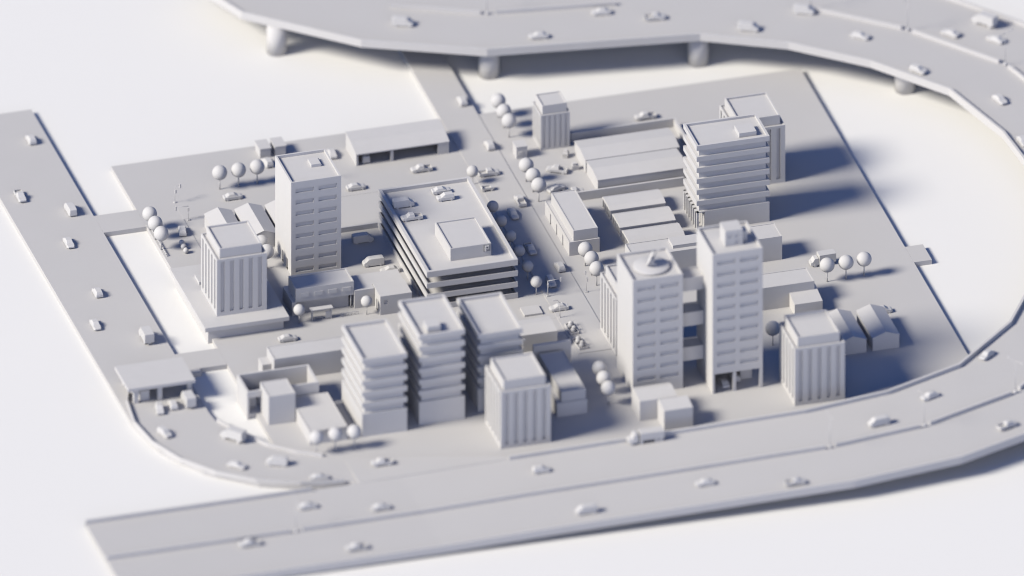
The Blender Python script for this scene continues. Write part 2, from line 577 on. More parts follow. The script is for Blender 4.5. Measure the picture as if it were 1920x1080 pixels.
# ------------------------------------------------------------------ banded office blocks
def banded(label, x, y, w, d, h, base, n, par=0.8, inset=0.75, colonnade=False):
    t = thing("banded_office_block", label, "office block", (x, y, 0), 0, "office blocks with stacked floor bands")
    st_h = (h - base) / n
    gap = st_h * 0.57
    if colonnade:
        MB().box(2.0, w - 0.03, 0.03, d - 0.03, 0, base).build("base", t)
        for k in range(7):
            yy = 0.03 + k * (d - 0.66) / 6
            MB().box(0.03, 0.55, yy, yy + 0.55, 0, base).build("column", t)
    else:
        MB().box(0.03, w - 0.03, 0.03, d - 0.03, 0, base).build("base", t)
    for k in range(n):
        z = base + st_h * k
        MB().box(inset, w - inset, inset * 0.85, d - inset, z, z + gap).build("window_strip", t)
        z1 = z + st_h
        m = MB()
        if k == n - 1:
            m.tray(0, w, 0, d, z + gap, z1, 0.55, par)
        else:
            m.tray(0, w, 0, d, z + gap, z1, 0.3, 0.0)
        m.build("floor_band", t)
    if colonnade:
        MB().box(0.03, 2.0, 0.03, d - 0.03, base - 0.25, base).build("soffit", t)
    return t


banded("banded office block with six floors, nearest to the walled yard", -53.4, -58.4, 11.0, 17.4, 20.8, 6.1, 5)
B2 = banded("banded office block with a roof hut, between its two lower twins", -39.0, -56.6, 11.2, 17.6, 24.0, 6.1, 6)
MB().box(2.6, 5.8, 1.9, 5.6, 23.2, 24.9).build("roof_hut", B2)
banded("banded office block furthest from the walled yard, beside the low flat building", -24.0, -54.5, 10.9, 18.2, 20.8, 6.1, 5)
B4 = banded("largest banded office block, standing on a colonnade before a striped tower", 49.0, 13.7, 17.8, 11.3, 23.0, 5.2, 6, 0.6, colonnade=True)
MB().box(11.0, 15.2, 2.1, 6.2, 22.38, 23.6).build("roof_hut", B4)

# ------------------------------------------------------------------ parking garage
G = thing("parking_garage", "open sided parking garage with cars on its roof", "parking garage", (-22.2, -5.0, 0))
gw, gd = 22.2, 41.1
for k, z in enumerate((0.0, 3.0, 6.0)):
    m = MB()
    m.tray(0, gw, 0, gd, z + 0.0, z + 1.36, 0.35, 1.1 if k else 1.3)
    m.build("parking_deck", G)
m = MB(); m.tray(0, gw, 0, gd, 8.9, 10.45, 0.75, 0.9); m.build("roof_deck", G)
for i in range(3):
    for j in range(5):
        xx, yy = 4.6 + i * (gw - 9.7) / 2, 4.6 + j * (gd - 9.7) / 4
        m = MB()
        for (a, b) in ((0.065, 2.995), (3.265, 5.995), (6.265, 8.895)):
            m.box(xx, xx + 0.5, yy, yy + 0.5, a, b)
        m.build("column", G)
m = MB()
for (a, b) in ((0.065, 2.995), (3.265, 5.995), (6.265, 8.895)):
    m.box(7.4, 17.2, 12.0, 18.0, a, b)
m.build("stair_core", G)
core = MB().tray(7.2, 17.1, 5.0, 18.2, 9.55, 12.9, 0.3, 0.35).build("stair_house", G)
MB().box(15.15, 16.85, 4.75, 4.995, 11.0, 12.75).build("sign_panel", G, clay("clay panel with painted shade", (0.20, 0.20, 0.205)))  # panel colour darkened to stand in for shadows around the letter
pm = MB()
pm.box(15.5, 15.83, 4.40, 4.747, 11.18, 12.58).box(15.833, 16.5, 4.40, 4.747, 12.30, 12.58).box(15.833, 16.5, 4.40, 4.747, 11.70, 11.95).box(16.22, 16.5, 4.40, 4.747, 11.953, 12.297)
pm.build("sign_letter", G, None, 0.04)

# ------------------------------------------------------------------ smaller buildings
def shed(mb, w, d, zf, zb, zr=None, yr=None, z0=0.0):
    """roof profile running along x: front eave, optional ridge, back eave"""
    pts = [(0, z0), (0, zf)]
    if zr is not None:
        pts.append((yr, zr))
    pts += [(d, zb), (d, z0)]
    return mb.prism(pts[::-1], 0, w, 'x')


def gable(label, x, y, w=6.7, d=13.8, eave=3.5, rise=1.25):
    t = thing("gabled_house", label, "house", (x, y, 0), 0, "plain gabled houses")
    MB().prism([(0.12, 0), (w - 0.12, 0), (w - 0.12, eave - 0.05), (w / 2, eave + rise - 0.1), (0.12, eave - 0.05)][::-1], 0.1, d - 0.1, 'y').build("wall", t)
    m = MB()
    m.prism([(0, eave - 0.10), (w / 2, eave + rise - 0.12), (w / 2, eave + rise), (0, eave + 0.02)], 0, d, 'y')
    m.prism([(w / 2, eave + rise - 0.12), (w, eave - 0.10), (w, eave + 0.02), (w / 2, eave + rise)], 0, d, 'y')
    m.build("roof", t)
    return t


gable("gabled house half hidden behind the striped podium tower, nearest the side street", -61.3, 34.2)
gable("gabled house in the middle of three behind the podium tower", -53.9, 34.3)
gable("gabled house half hidden behind the slim windowed tower", -46.5, 34.3)
gable("gabled house partly hidden by the striped tower on the bend", 64.8, -52.4)
gable("gabled house furthest out on the plate, by the open ground", 72.8, -52.4)

# shop with signs
t = thing("shop_building", "two storey shop with row of four sign boxes behind the bus stop", "shop", (-53.2, 1.2, 0))
MB().box(0, 14.0, 1.2, 8.3, 0, 3.6).build("ground_storey", t)
MB().box(0, 1.0, 0.2, 1.19, 0, 3.59).build("side_wall", t)
MB().tray(0.9, 14.95, 0, 6.6, 3.6, 7.2, 0.25, 0.3).build("upper_storey", t)
for k in range(4):
    MB().box(1.9 + 3.4 * k, 4.0 + 3.4 * k, -0.22, -0.003, 4.9, 5.9).build("sign_box", t)
MB().tube((14.3, 0.35, 0), (14.3, 0.35, 3.6), 0.16, 0.16, 10).build("column", t)

t = thing("flat_building", "low flat roofed wing between the shop and the white house", "building", (-38.15, 0.8, 0))
MB().box(0, 4.8, 0, 7.3, 0, 4.75).build("wing", t)
MB().box(4.8, 12.5, 2.0, 7.3, 0, 4.75).build("wing", t)

t = thing("white_house", "small flat white house with arched side door beside a lone tree", "house", (-33.25, -3.9, 0))
m = MB()
facade(m, 7.7, 6.6, 0, 5.0, {'F': [(0.9, 1.9, 2.8, 3.9)], 'L': [(3.2, 4.6, 0.0, 2.8)]}, 0.35, (0, 0))
m.build("wall", t)
panes(t, 7.7, 6.6, {'F': [(0.9, 1.9, 2.8, 3.9)]}, 0.35)
panes(t, 7.7, 6.6, {'L': [(3.2, 4.6, 0.0, 2.8)]}, 0.35, "door")

# long flat building behind the banded blocks with its annex
t = thing("flat_building", "long flat roofed building behind the walled yard and the banded blocks", "building", (-65.9, -27.3, 0))
MB().tray(0, 24.0, 0, 6.2, 0, 6.0, 0.2, 0.12).build("wall", t)
MB().box(-2.2, -0.003, 2.2, 5.8, 0, 3.6).build("annex", t)

# walled yard
t = thing("walled_yard", "roofless walled yard with goods stored inside", "yard", (-76.4, -41.0, 0))
yw, yd, yh = 17.5, 8.9, 6.2
MB().box(0, 0.5, 0, yd, FZ, yh).build("side_wall", t)
MB().box(yw - 0.5, yw, 0, yd, 0, yh).build("side_wall", t)
MB().box(0.5, yw - 0.5, yd - 0.5, yd, 0, yh).build("back_wall", t)
MB().box(10.05, yw - 0.5, 0, 0.5, 0, yh).build("front_wall", t)
MB().box(0.5, 3.45, 0, 0.5, 4.6, yh).build("lintel", t)
MB().box(0.5, yw - 0.5, 0.5, yd - 0.5, FZ, 0.03).build("yard_floor", t)
for (x, y, w, d, h, lab) in [(-75.2, -37.6, 2.0, 1.6, 3.2, "tallest storage crate inside the walled yard, against the side wall"),
                             (-72.6, -36.4, 1.6, 2.4, 2.6, "long storage crate in the middle of the walled yard"),
                             (-75.0, -35.2, 1.7, 1.5, 2.4, "storage crate inside the walled yard near its back wall")]:
    c = thing("storage_crate", lab, "crate", (x, y, 0.03), 0, "crates in the walled yard")
    MB().box(0, w, 0, d, 0.15, h).build("crate_body", c, None)
    for k in (0, 1):
        MB().box(0.05, w - 0.05, 0.1 + k * (d - 0.4), 0.3 + k * (d - 0.4), 0, 0.15).build("skid", c)

t = thing("cube_building", "plain cubic building in front of the walled yard", "building", (-72.9, -47.0, 0))
MB().tray(0, 6.5, 0, 7.4, 0, 7.7, 0.22, 0.15).build("wall", t)
t = thing("flat_building", "low flat building behind three round trees at the near corner", "building", (-66.2, -58.6, 0))
MB().tray(0, 9.2, 0, 17.0, 0, 3.6, 0.2, 0.12).build("wall", t)

# long shops with a stepped upper storey
def long_shop(label, x, y, doors):
    t = thing("long_shop", label, "shop", (x, y, 0), 0, "long shops with a set back upper storey")
    m = MB()
    holes = {'L': [(a, a + 0.8, 0.0, 2.7) for a in (4.2, 9.4, 14.6)]} if doors else {}
    facade(m, 7.4, 20.5, 0, 3.7, holes, 0.35, (0.2, 0.1))
    m.build("ground_storey", t)
    if doors:
        panes(t, 7.4, 20.5, holes, 0.35, "door")
    MB().tray(1.15, 7.1, 0.45, 19.3, 3.6, 6.4, 0.22, 0.14).build("upper_storey", t)
    return t


long_shop("long narrow shop with doors facing the main street", 17.1, 10.8, True)
long_shop("long narrow shop half shaded beside the striped tower at the highway", -6.9, -62.0, False)
tag(MB().box(-6.7, 2.5, -41.3, -40.55, 0, 7.9).build("screen_wall"), "tall screen wall standing behind the half shaded long shop", "wall")
t = thing("flat_building", "low flat building between the end banded block and the shrub planters", "building", (-11.5, -30.1, 0))
shed(MB(), 13.9, 7.0, 4.5, 4.6, 4.9, 4.6).build("wall", t)
tag(MB().box(-1.0, 3.4, -14.2, -10.2, 0.03, 0.55).build("platform"), "low paved platform at the street corner beside the waiting sedan", "platform")

# canopy hall
t = thing("open_hall", "open fronted canopy hall beside the main street", "hall", (-19.1, 65.7, 0))
hw, hd = 22.8, 9.0
MB().prism([(0.1, 0), (hd - .1, 0), (hd - .1, 4.1), (4.5, 3.9), (0.1, 2.95)][::-1], 0.1, 0.6, 'x').build("side_wall", t)
MB().prism([(0.1, 0), (hd - .1, 0), (hd - .1, 4.1), (4.5, 3.9), (0.1, 2.95)][::-1], hw - 0.6, hw - 0.1, 'x').build("side_wall", t)
MB().box(0.6, hw - 0.6, hd - 0.6, hd - 0.1, 0, 4.05).build("back_wall", t)
MB().prism([(-0.1, 2.95), (4.5, 3.9), (hd, 4.12), (hd, 4.42), (4.5, 4.2), (-0.1, 3.25)][::-1], 0, hw, 'x').build("roof", t)
MB().box(8.5, 9.2, 0.1, 0.8, 0, 3.0).build("column", t)
MB().box(hw - 2.8, hw - 0.62, 0.1, 0.7, 0, 3.0).build("front_pier", t)

# huts
for (x, y, w, d, lab) in [(-39.8, 75.4, 2.9, 4.4, "small flat hut of the pair by the far edge, further from the hall"),
                          (-36.1, 75.5, 2.9, 4.4, "small flat hut of the pair by the far edge, nearer the hall")]:
    h = thing("hut", lab, "hut", (x, y, 0), 0, "pair of small huts")
    MB().box(0.15, w - 0.15, 0.15, d - 0.15, 0, 2.3).build("wall", h)
    MB().box(0, w, 0, d, 2.3, 2.55).build("roof", h)
h = thing("kiosk", "narrow kiosk between the main street and the smallest striped tower", "kiosk", (17.9, 58.4, 0))
MB().box(0.1, 2.7, 0.1, 3.2, 0, 3.0).build("wall", h)
MB().box(0, 2.8, 0, 3.3, 3.0, 3.25).build("roof", h)
MB().box(0.6, 1.6, -0.12, 0.1, 1.1, 1.9).build("counter", h)

# warehouses
def warehouse(label, x, y, w, d=9.6):
    t = thing("warehouse", label, "warehouse", (x, y, 0), 0, "long low warehouses")
    MB().prism([(0.1, 0), (d - 0.1, 0), (d - 0.1, 3.3), (d / 2, 3.9), (0.1, 3.3)][::-1], 0.12, w - 0.12, 'x').build("wall", t)
    MB().prism([(0, 3.2), (d / 2, 3.8), (d, 3.2), (d, 3.4), (d / 2, 4.05), (0, 3.4)][::-1], 0, w, 'x').build("roof", t)
    return t


warehouse("long warehouse nearest the smallest striped tower", 31.7, 47.8, 23.0)
warehouse("long warehouse directly behind the long boundary wall, nearer the sheds", 31.8, 37.9, 22.0)
tag(MB().box(24.6, 52.2, 35.4, 35.9, 0, 2.3).build("boundary_wall"), "long boundary wall between a warehouse and the three sheds", "wall")
tag(MB().box(32.6, 57.6, 63.0, 63.5, 0, 2.3).build("boundary_wall"), "boundary wall behind both warehouses, in the shadow of a tower", "wall")
tag(MB().box(57.62, 58.2, 49.5, 63.5, 0, 2.3).build("boundary_wall"), "boundary wall across the warehouse ends beside the large banded block", "wall")
tag(MB().box(-35.6, -22.3, 36.3, 36.8, 0, 1.3).build("boundary_wall"), "low wall running from the parking garage behind the slim tower", "wall")


def open_shed(label, x, y, w=13.6, d=6.9):
    t = thing("open_shed", label, "shed", (x, y, 0), 0, "row of three open sheds")
    MB().prism([(0, 2.35), (0, 2.6), (1.6, 3.1), (d - 1.5, 3.2), (d, 2.6), (d, 2.37)][::-1], 0, w, 'x').build("roof", t)
    MB().box(0.6, w - 0.1, 0.1, d - 0.1, 0, 2.36).build("wall", t)
    for k in range(5):
        yy = 0.1 + k * (d - 0.55) / 4
        MB().box(0.05, 0.58, yy, yy + 0.3, 0, 2.36).build("column", t)
    return t


s0 = open_shed("open shed of the row, nearest the boundary wall", 31.0, 24.5)
dup(s0, "middle open shed of the row of three", (31.0, 16.1, 0), 0)
dup(s0, "open shed of the row, against the long flat building", (31.0, 7.9, 0), 0)

t = thing("flat_building", "long flat building crossing behind the two tallest towers", "building", (28.2, -4.5, 0))
MB().tray(0, 36.4, 0, 6.6, 0, 6.3, 0.22, 0.15).build("wall", t)
MB().box(10.2, 17.0, 1.5, 5.4, 6.1, 7.0).build("roof_hut", t)
t = thing("flat_building", "flat building beside the truck and the outer row of round trees", "building", (48.0, -26.6, 0))
MB().tray(0, 18.1, 0, 6.7, 0, 6.0, 0.22, 0.15).build("wall", t)
t = thing("small_house", "small sloped roof house in front of the flat building", "house", (60.0, -31.1, 0))
shed(MB(), 6.8, 7.3, 3.0, 3.9, 4.1, 6.4).build("wall", t)
t = thing("small_house", "small sloped roof house hard against the dish tower's foot", "house", (11.2, -69.2, 0))
shed(MB(), 9.2, 6.9, 5.3, 5.3, 5.9, 4.8).build("wall", t)
t = thing("small_house", "small sloped roof house touching the highway parapet beside the semi truck", "house", (15.5, -75.0, 0))
MB().prism([(0, 0), (0, 5.2), (4.6, 5.9), (5.7, 5.2), (5.7, 0)][::-1], 0, 7.0, 'x').build("wall", t)


# ------------------------------------------------------------------ trees
def make_tree(name, label, group, r, zc):
    t = thing(name, label, "tree", (0, 0, 0), 0, group)
    MB().tube((0, 0, 0), (0, 0, zc - r * 0.7), 0.17 * r / 1.75, 0.11 * r / 1.75, 10).build("trunk", t)
    MB().ball((0, 0, zc), r, 28, 18, 1.03, 0.012, 3).build("crown", t, M_TREE)
    return t


big_rows = [
    ("trees before the twin huts", [(-52.8, 64.1, "round tree in the row before the huts, furthest from the slim tower"),
                                    (-48.2, 64.1, "middle round tree in the row before the twin huts"),
                                    (-43.6, 64.3, "round tree in the row before the huts, nearest the slim tower")]),
    ("trees by the side street", [(-74.0, 49.8, "round tree by the guard rail, nearest the side road link"),
                                  (-74.0, 45.1, "middle round tree of three along the guard rail"),
                                  (-74.0, 40.1, "round tree by the guard rail, nearest the striped podium tower")]),
    ("trees at the far end of the street", [(19.4, 78.8, "round tree by the plate's far edge, last of three beyond the kiosk"),
                                            (19.3, 73.7, "middle round tree of three between kiosk and far edge"),
                                            (19.2, 69.0, "round tree behind the kiosk, first of three towards the far edge")]),
    ("trees beside the kiosk", [(17.2, 47.6, "round street tree next to the kiosk"),
                                (17.4, 42.5, "middle round street tree of three between kiosk and long shop"),
                                (17.4, 37.7, "round street tree standing at the corner of the long shop")]),
    ("trees at the street crossing", [(19.4, 5.3, "round tree directly in front of the long street shop"),
                                      (19.6, 0.7, "middle round tree of three between long shop and striped tower"),
                                      (19.4, -4.3, "round tree by the crossing, beside the thin signal frame")]),
    ("trees below the dish tower", [(6.9, -50.0, "round tree beside the long shop, furthest from the highway"),
                                    (6.6, -54.7, "middle round tree of three left of the dish tower"),
                                    (6.3, -59.6, "round tree beside the long shop, nearest the highway")]),
    ("trees beside the parked truck", [(71.8, -17.6, "round tree directly in front of the parked box truck"),
                                       (76.4, -17.6, "middle round tree of the row beside the parked truck"),
                                       (80.9, -17.3, "round tree of the truck row nearest the plate's open edge")]),
    ("trees at the near corner", [(-65.9, -63.2, "round tree before the low building, nearest the slip road"),
                                  (-61.3, -63.0, "middle round tree of three before the low corner building"),
                                  (-56.7, -63.1, "round tree at the foot of the banded block nearest the yard")]),
    ("trees behind the podium tower", [(-52.6, 29.5, "round tree under the gable, between striped and slim towers"),
                                       (-52.6, 25.0, "round tree squeezed between podium tower and slim tower")]),
]
proto = None
for grp, row in big_rows:
    for (x, y, lab) in row:
        if proto is None:
            proto = make_tree("round_tree", lab, grp, 1.76, 4.5)
            proto.location = (x, y, 0)
        else:
            dup(proto, lab, (x, y, 0), x * 0.7, grp)
dup(proto, "lone dark sided round tree between the tallest tower and the bend's striped tower", (51.2, -43.0, 0), 0.4, "lone trees")

small = [(4.7, 32.6, "small shaded tree along the garage, first from the far corner"),
         (4.7, 25.4, "small shaded tree along the garage, second from the far corner"),
         (4.8, 17.9, "small shaded tree along the garage, third from the far corner"),
         (4.8, 10.6, "small shaded tree along the garage, fourth from the far corner"),
         (4.7, 3.0, "small shaded tree along the garage, next to the sunlit one"),
         (4.6, -4.6, "small sunlit tree at the garage corner beside the traffic signal"),
         (4.8, 50.0, "small sunlit tree beyond the far corner of the garage roof"),
         (-52.5, -2.1, "small tree at the kerb beside the bus stop"),
         (-36.2, -2.6, "small tree at the kerb beside the small white house")]
proto = None
for (x, y, lab) in small:
    if proto is None:
        proto = make_tree("street_tree", lab, "small street trees", 1.38, 3.5)
        proto.location = (x, y, 0)
    else:
        dup(proto, lab, (x, y, 0), x + y)

# shrubs by the side street
proto = None
for (x, y, lab) in [(-68.8, 40.7, "tiny round shrub on the side street, nearest the turning sedan"),
                    (-68.9, 38.9, "middle tiny round shrub of three on the side street"),
                    (-68.9, 36.9, "tiny round shrub on the side street, nearest the podium")]:
    if proto is None:
        proto = thing("shrub", lab, "shrub", (x, y, 0.14), 0, "tiny shrubs on the side street")
        MB().ball((0, 0, 0.75), 0.68, 16, 10, 1.0, 0.04, 5).build("foliage", proto, M_TREE)
        MB().tube((0, 0, 0), (0, 0, 0.3), 0.3, 0.34, 12).build("pot", proto)
    else:
        dup(proto, lab, (x, y, 0.14), x + y)

# shrub planters in the lane
proto = None
for (x, y, lab) in [(7.9, -23.2, "sunlit framed planter of round shrubs beside the low flat building"),
                    (7.7, -30.6, "shaded framed planter of round shrubs near the street's closed end")]:
    if proto is None:
        proto = thing("planter", lab, "planter", (x, y, 0.16), 0, "framed shrub planters")
        m = MB()
        m.box(-1.05, -0.85, -2.5, 2.5, 0, 0.55).box(0.85, 1.05, -2.5, 2.5, 0, 0.55)
        m.box(-0.85, 0.85, -2.5, -2.3, 0, 0.55).box(-0.85, 0.85, 2.3, 2.5, 0, 0.55).box(-0.85, 0.85, -2.3, 2.3, 0, 0.2)
        m.build("planter_frame", proto)
        for k, (a, b, r) in enumerate([(-0.25, -1.7, .6), (0.3, -0.6, .55), (-0.3, 0.5, .62), (0.2, 1.6, .58)]):
            MB().ball((a, b, 0.85), r, 14, 9, 1.0, 0.05, k).build("shrub", proto, M_TREE)
        MB().tube((1.1, -2.4, 0), (1.1, -2.4, 1.3), 0.05, 0.05, 6).tube((1.1, 2.4, 0), (1.1, 2.4, 1.3), 0.05, 0.05, 6).tube((1.1, -2.4, 1.25), (1.1, 2.4, 1.25), 0.05, 0.05, 6).build("rail", proto)
    else:
        dup(proto, lab, (x, y, 0.16), R(6))

# ------------------------------------------------------------------ street furniture
t = thing("bus_stop", "bus stop shelter with thin roof in front of the shop", "bus stop", (-49.4, -2.2, 0))
MB().box(-0.3, 5.1, -0.2, 1.3, 2.75, 3.0).build("roof", t)
MB().box(0, 0.2, 0.0, 0.2, 0, 2.75).build("post", t)
MB().box(4.6, 4.8, 0.0, 0.2, 0, 2.75).build("post", t)
MB().box(0.1, 0.22, 1.0, 1.12, 0, 2.75).box(4.6, 4.72, 1.0, 1.12, 0, 2.75).build("back_post", t)
MB().box(3.3, 4.55, 0.02, 0.16, 0.3, 2.1).build("notice_panel", t)
MB().box(0.6, 2.9, 0.5, 0.95, 0.4, 0.52).box(0.7, 0.85, 0.52, 0.9, 0, 0.4).box(2.6, 2.75, 0.52, 0.9, 0, 0.4).build("bench", t)

t = thing("railing", "short kerb railing between the bus stop and the white house", "railing", (-42.3, -2.0, 0))
for k in range(6):
    MB().tube((0.85 * k, 0, 0), (0.85 * k, 0, 0.9), 0.06, 0.06, 6).build("post", t)
MB().box(-0.05, 4.3, -0.05, 0.05, 0.8, 0.95).build("rail", t)
MB().box(-0.05, 4.3, -0.04, 0.04, 0.35, 0.45).build("rail", t)

t = thing("guard_rail", "low guard rail with posts under the trees by the side street", "guard rail", (-73.6, 36.5, 0.14))
for k in range(8):
    MB().box(-0.12, 0.12, 1.9 * k, 1.9 * k + 0.3, 0, 0.55).build("post", t)
MB().box(-0.22, -0.121, 0, 13.6, 0.5, 0.75).build("rail", t)


def signal(label, x, y, z, rot, h, arm, thick=0.11):
    t = thing("traffic_signal", label, "traffic signal", (x, y, z), rot, "mast arm traffic signals")
    MB().tube((0, 0, 0), (0, 0, h), thick, thick * 0.8, 10).build("pole", t)
    MB().tube((0, 0, h - 0.1), (arm, 0, h + 0.1), thick * 0.8, thick * 0.6, 8).build("mast_arm", t)
    MB().box(arm - 0.1, arm + 0.22, -0.18, 0.18, h - 0.75, h + 0.28).build("signal_head", t)
    MB().box(-0.2, 0.2, -0.4, -0.12, h - 1.6, h - 0.7).build("signal_head", t)
    MB().box(-0.3, 0.3, -0.3, 0.3, 0, 0.25).build("base", t)
    return t


signal("mast arm traffic signal at the garage corner by the sunlit tree", 6.9, -6.4, 0.16, 0.0, 4.2, 3.1)
signal("mast arm traffic signal on the lot behind the podium tower", -63.9, 52.0, 0, math.pi, 3.9, 3.0, 0.07)
signal("slender traffic signal at the crossing beside the three round trees", 16.2, -6.7, 0, R(80), 4.5, 1.6, 0.06)
signal("slender traffic signal standing alone on the far side of the junction", -64.6, 61.0, 0, R(20), 4.2, 1.4, 0.04)


def lamp(label, x, y, z, rot, h=5.0):
    t = thing("street_lamp", label, "street lamp", (x, y, z), rot, "curved street lamps")
    MB().tube((0, 0, 0), (0, 0, h - 0.9), 0.1, 0.08, 10).tube((0, 0, h - 0.9), (-0.5, 0, h - 0.2), 0.08, 0.07, 8).tube((-0.5, 0, h - 0.2), (-1.3, 0, h), 0.07, 0.05, 8).build("pole", t)
    MB().box(-1.75, -1.15, -0.16, 0.16, h - 0.08, h + 0.1).build("lamp_head", t)
    MB().tube((0, 0, 0), (0, 0, 0.4), 0.2, 0.16, 10).build("base", t)
    return t


lamp("curved street lamp in front of the sedan at the crossing", 6.8, -16.9, 0.03, 0.0)
lamp("curved street lamp between the end banded block and the screen wall", -6.9, -33.2, 0, R(90), 6.0)
lamp("curved street lamp beside the open hall and slim tower", -27.0, 62.0, 0, R(60), 4.5)

# goods on the warehouse yard
proto = None
for (x, y, lab) in [(29.0, 49.6, "stacked pallet by the gap between the two warehouses"),
                    (29.3, 57.6, "stacked pallet at the corner of the warehouse near the small tower"),
                    (29.6, 37.6, "stacked pallet by the boundary wall and second warehouse")]:
    if proto is None:
        proto = thing("pallet_stack", lab, "pallet stack", (x, y, 0), 0, "pallet stacks on the yard")
        for k in range(3):
            m = MB()
            m.box(0, 1.7, 0, 1.3, 0.22 + 0.4 * k, 0.34 + 0.4 * k)
            for q in range(3):
                m.box(0.02, 1.68, 0.05 + 0.5 * q, 0.22 + 0.5 * q, 0.4 * k - 0.06 * (k > 0), 0.22 + 0.4 * k)
            m.build("pallet", proto)
        MB().box(0.2, 1.0, 0.15, 1.1, 1.14, 1.8).build("carton", proto)
    else:
        dup(proto, lab, (x, y, 0), x)


# ------------------------------------------------------------------ vehicles
def loft(secs):
    """secs: list of (x, halfwidth_bottom, halfwidth_top, z0, z1) closed box sections along x"""
    mb = MB()
    vs, fs = [], []
    for (x, wb, wt, z0, z1) in secs:
        vs += [(x, -wb, z0), (x, wb, z0), (x, wt, z1), (x, -wt, z1)]
    fs.append((3, 2, 1, 0))
    n = len(secs)
    for k in range(n - 1):
        a, b = 4 * k, 4 * k + 4
        for q in range(4):
            r = (q + 1) % 4
            fs.append((a + q, a + r, b + r, b + q))
    e = 4 * (n - 1)
    fs.append((e, e + 1, e + 2, e + 3))
    return mb.add(vs, fs)


def wheels(t, xs, hw, r=0.33, w=0.24):
    for x in xs:
        for s in (-1, 1):
            o = MB().tube((0, -w / 2, 0), (0, w / 2, 0), r, r, 16).tube((0, s * w / 2, 0), (0, s * (w / 2 + 0.03), 0), r * 0.6, r * 0.55, 12).build("wheel", t, M_CAR)
            o.location = (x, s * (hw - w / 2 + 0.02), r)


def k_sedan(t):
    loft([(-2.3, .78, .74, .35, .80), (-2.2, .88, .84, .22, .92), (-1.2, .92, .88, .2, .95), (0.9, .92, .88, .2, .95), (1.9, .90, .82, .22, .82), (2.3, .76, .68, .32, .66)]).build("body", t, M_CAR, 0.05)
    loft([(-1.75, .80, .76, .9, .94), (-1.0, .82, .62, .9, 1.42), (0.25, .82, .62, .9, 1.45), (1.15, .80, .74, .9, .93)]).build("cabin", t, M_CAR, 0.05)
    wheels(t, (-1.4, 1.42), .92)


def k_hatch(t):
    loft([(-2.05, .80, .76, .35, .90), (-1.95, .90, .86, .22, 1.0), (0.9, .93, .88, .2, 1.0), (1.8, .90, .84, .22, .90), (2.1, .80, .72, .32, .74)]).build("body", t, M_CAR, 0.05)
    loft([(-2.0, .84, .74, .95, 1.05), (-1.75, .84, .64, .95, 1.62), (0.2, .84, .66, .95, 1.66), (1.1, .82, .76, .95, 1.0)]).build("cabin", t, M_CAR, 0.06)
    wheels(t, (-1.3, 1.3), .93)


def k_van(t):
    loft([(-2.5, .88, .78, .34, 1.80), (-2.38, .96, .84, .26, 1.98), (-1.6, .98, .86, .24, 2.06), (0.7, .98, .86, .24, 2.06), (1.25, .98, .84, .24, 1.98)]).build("cargo_body", t, M_CAR, 0.08)
    loft([(1.255, .98, .835, .25, 1.97), (1.95, .97, .86, .25, 1.30), (2.25, .95, .88, .27, 1.18), (2.5, .88, .80, .34, .98), (2.58, .78, .70, .42, .80)]).build("hood", t, M_CAR, 0.06)
    wheels(t, (-1.6, 1.65), .97, .36)


def k_pickup(t):
    loft([(-0.5, .93, .90, .3, 1.0), (1.4, .93, .90, .28, 1.0), (2.2, .92, .84, .3, .92), (2.55, .80, .74, .38, .76)]).build("body", t, M_CAR, 0.05)
    loft([(-0.55, .86, .72, .95, 1.45), (-0.45, .86, .72, .95, 1.62), (0.6, .86, .70, .95, 1.62), (1.35, .84, .78, .95, .98)]).build("cabin", t, M_CAR, 0.05)
    m = MB()
    m.box(-2.5, -0.505, -.93, .93, .32, .55).box(-2.5, -0.505, -.93, -.8, .55, 1.02).box(-2.5, -0.505, .8, .93, .55, 1.02).box(-2.5, -2.37, -.8, .8, .55, 1.02)
    m.build("cargo_bed", t, M_CAR)
    wheels(t, (-1.6, 1.6), .93, .37)


def k_boxtruck(t):
    loft([(0.95, 1.0, .95, .45, 2.1), (1.1, 1.02, .95, .4, 2.2), (2.0, 1.02, .93, .4, 2.15), (2.5, 1.0, .95, .4, 1.35), (2.95, .95, .9, .42, 1.2)]).build("cab", t, M_CAR, 0.06)
    MB().box(-3.2, 0.9, -1.15, 1.15, .75, 3.0).build("cargo_box", t, M_CAR, 0.04)
    MB().box(-3.1, 0.94, -.45, .45, .45, .74).build("chassis", t, M_CAR)
    wheels(t, (-2.1, 1.9), 1.02, .43, .3)


def k_semi(t):
    loft([(1.9, 1.1, 1.05, .5, 2.6), (2.2, 1.12, 1.05, .45, 2.8), (3.0, 1.12, 1.0, .45, 2.7), (3.25, 1.1, .98, .45, 1.7), (4.3, .95, .85, .5, 1.5)]).build("cab", t, M_CAR, 0.07)
    MB().box(-4.4, 1.5, -1.2, 1.2, 0.95, 2.85).build("cargo_box", t, M_CAR, 0.04)
    MB().box(-4.3, 1.88, -.45, .45, .55, .99).build("chassis", t, M_CAR)
    wheels(t, (-3.6, -2.5, 1.2, 3.5), 1.12, .48, .3)


def k_cart(t):
    MB().box(-1.1, 1.1, -.7, .7, .45, .62).box(-1.1, -1.0, -.7, .7, .62, 1.3).box(-1.0, 1.1, -.7, -.62, .62, .95).box(-1.0, 1.1, .62, .7, .62, .95).build("cargo_bed", t, M_CAR)
    loft([(1.1, .7, .65, .45, 1.0), (1.9, .7, .6, .45, .95)]).build("hood", t, M_CAR, 0.04)
    wheels(t, (-0.7, 1.3), .7, .3)


KIND = {
    "sedan": ("sedan", "car", k_sedan), "hatchback": ("hatchback", "car", k_hatch), "van": ("van", "van", k_van),
    "pickup": ("pickup_truck", "pickup truck", k_pickup), "boxtruck": ("box_truck", "truck", k_boxtruck),
    "semi": ("cargo_truck", "truck", k_semi), "cart": ("utility_cart", "cart", k_cart),
}


